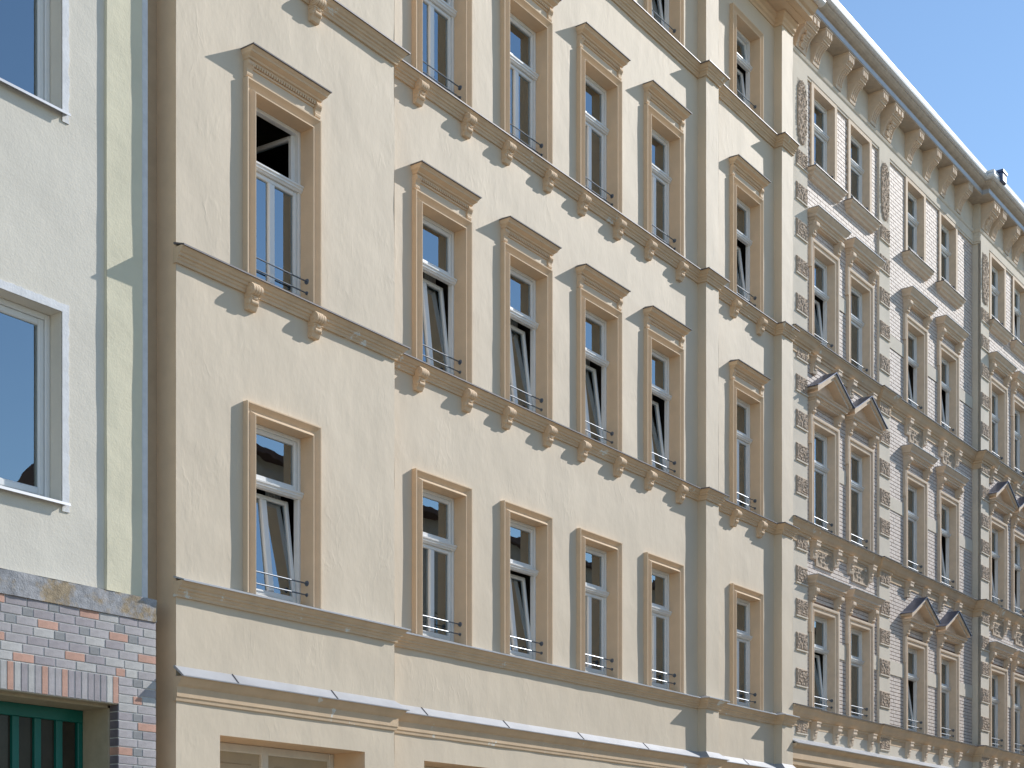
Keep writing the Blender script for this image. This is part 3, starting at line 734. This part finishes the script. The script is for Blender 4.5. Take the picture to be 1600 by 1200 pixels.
for r in 'ABC':
    z = ROW2[r][0] - .032
    lo = MB().plan_sweep(pq, [(p, z+q) for p, q in LED2]).build('ledge', M['ledge'], H2)
    MB().plan_sweep(pq, [(p, z+q) for p, q in FL2]).build('flashing', M['shade_zinc'], lo)
    for cs, y, kind in BAYS:
        for c in cs:
            for s_ in (-.50, .50): link('bracket', BR, lo, (c+s_, y, z), (0,0,0))
            if (kind == 'a' and r == 'B') or (kind == 'b' and r == 'C'):
                link('carved_panel', CARV, lo, (c+.02, y, z-.68))
            if r == 'A':
                tp = MB()
                for i in range(7): tp.bbox(-.36+i*.104, -.36+i*.104+.095, -.012, .01, -.47, -.38, .003)
                tp.build('tile_panel', M['redtile'], lo, (c, y, z))
bd = [(0.92,1.05),(2.40,2.78),(4.14,4.41),(4.97,5.84),(7.16,7.86),(9.18,10.2)]
for dz in (6.43,):
    for a, b in bd: MB().box(a, b, -.018, .01, dz, dz+.30).build('band', M['stone'], H2)
    MB().box(12.16, 12.56, YC-.018, YC+.01, dz, dz+.30).build('band', M['stone'], H2)
for a, b in bd:
    if b-a > .3: 
        MB().box(a, b, -.016, .01, 13.46, 13.74).build('band', M['stone'], H2)
        MB().box(a, b, -.016, .01, 9.98, 10.26).build('band', M['stone'], H2)
# ground floor cornice and plain band
MB().plan_sweep(p2, [(-.03,4.60),(.015,4.60),(.015,4.99),(-.03,4.99)]).build('band', M['stone'], H2)
lo = MB().plan_sweep(p2, [(-.03,3.9),(.04,3.9),(.05,4.0),(.08,4.03),(.09,4.10),(.15,4.14),(.16,4.22),(.19,4.25),(.19,4.44),(.23,4.47),(.27,4.50),(.28,4.53),(-.03,4.53)]).build('ledge', M['ledge'], H2)
MB().plan_sweep(p2, [(.26,4.532),(.295,4.528),(.297,4.54),(-.0,4.68),(-.02,4.66)]).build('flashing', M['zinc'], lo)
MB().plan_sweep(p2, [(-.03,0),(.03,0),(.03,3.9),(-.03,3.9)]).build('plinth_wall', M['stone'], H2)

# eaves: frieze, brackets, soffit, gutter
MB().plan_sweep(p2, [(-.03,17.44),(.03,17.44),(.03,17.48),(.045,17.49),(.045,17.60),(.035,17.61),(.035,17.70),(.055,17.72),(.07,17.77),(.02,17.79),(.02,18.40),(-.03,18.40)]).build('frieze', M['stone'], H2)
ev = MB().plan_sweep(p2, [(-.03,18.40),(.375,18.40),(.375,18.53),(.36,18.54),(.365,18.56),(.40,18.575),(.44,18.60),(.475,18.64),(.49,18.68),(-.03,18.68)]).build('cornice', M['eaves'], H2)
MB().plan_sweep(p2, [(.370,18.43),(.381,18.425),(.383,18.52),(.370,18.53)]).build('flashing', M['zinc'], ev)
MB().plan_sweep(p2, [(.47,18.685),(.53,18.69),(.565,18.72),(.575,18.765),(.565,18.80),(.47,18.80)]).build('gutter', M['frame'], ev)
MB().plan_sweep(p2, [(.40,18.812),(.555,18.815),(.56,18.87),(.40,18.90)]).build('roof_edge', M['frame'], ev)
MB().extrude_x(0, UE, [(-.5,18.89),(-.5,18.91),(8,24),(8,23.9)]).build('roof', M['zinc'], H2)
def eaves_bracket(w_, carved):
    mb = MB(); pr = [(.0,0),(-.325,0),(-.335,-.05),(-.31,-.09),(-.325,-.13),(-.30,-.19),(-.255,-.215),(-.245,-.255),(-.205,-.275)]
    for i in range(8):
        a = i/7; pr.append((-.20+.145*math.sin(a*math.pi/2), -.29-.29*(1-math.cos(a*math.pi/2))*.55-.29*.45*a))
    pr += [(-.05,-.60),(.0,-.60)]
    mb.extrude_x(-w_/2, w_/2, pr)
    n = 5 if carved else 4
    for i in range(n):                                  # raised fillets down the curved front
        if carved and i in (1, 2, 3): continue
        x = -w_/2+.012 + (w_-.054)*i/(n-1)
        mb.extrude_x(x, x+.03, [(0,-.27)] + [(a-.018, b) for a, b in pr[8:16]] + [(0,-.56)])
    mb.box(-w_/2-.012, w_/2+.012, -.345, 0, -.03, -.004); mb.box(-w_/2-.008, w_/2+.008, -.275, 0, -.235, -.205)
    for i in range(3):
        x = -w_/2 + w_*(i+.5)/3; mb.bbox(x-w_*.11, x+w_*.11, -.342, -.3, -.17, -.06, .008)
    if carved:
        for i in range(7):
            a = i/6; mb.cyl_x(-.09+.03*math.sin(i*2), .09+.03*math.sin(i*2), -.19+.12*math.sin(a*1.4), -.31-.22*a, .032, 8, .02)
    return meshof(mb, 'bracket', M['trim2'])
EB = eaves_bracket(.27, False); EL = eaves_bracket(.46, True)
for cs, y, kind in BAYS:
    for c in cs:
        for s_ in (-.48, .56): link('bracket', EB, ev, (c+s_, y-.02, 18.40))
for u, y in ((.60, 0), (4.76, 0), (10.47, YC)): link('bracket', EL, ev, (u, y-.02, 18.40))
hp = MB(); hp.bbox(10.02, 10.30, -.80, -.52, 18.72, 18.95, .02); hp.box(10.0, 10.32, -.82, -.5, 18.93, 18.99)
hp.build('rainwater_box', M['slate'], H2)

# ================================================================ house across the street (shows in the panes)
H3 = thing('apartment_house', 'plain ochre plastered house row across the street, mirrored in the lower panes', 'house', (0, -15.2, 0))
op = [(x, x+1.1, z, z+1.9) for z in (1.0, 4.6, 8.2) for x in [27.4+2.5*i for i in range(13)]]
wall_grid((26.5, 60), (0, 12.9), op, 0, .0, cell=30).build('wall', M['oppo'], H3, fix=False)
me = meshof(MB().box(0, 1.1, -.2, -.16, 0, 1.9), 'window', M['glass'])
fm = MB()
for a, b, c, d in ((0,.06,0,1.9),(1.04,1.1,0,1.9),(.06,1.04,1.84,1.9),(.06,1.04,0,.06),(.52,.58,.06,1.84),(.06,.52,1.2,1.26),(.58,1.04,1.2,1.26)): fm.box(a, b, -.15, -.10, c, d)
fm = meshof(fm, 'window_frame', M['frame'])
for x0, x1, z0, z1 in op:
    f = link('window', fm, H3, (x0, 0, z0)); link('pane', me, f)
MB().box(26.5, 60, -9, -.4, 0, 12.9).build('core', M['room'], H3)
MB().extrude_x(26.5, 60, [(.35,12.8),(.35,12.95),(-5,15),(-9.5,12.9)]).build('roof', M['slateroof'], H3)
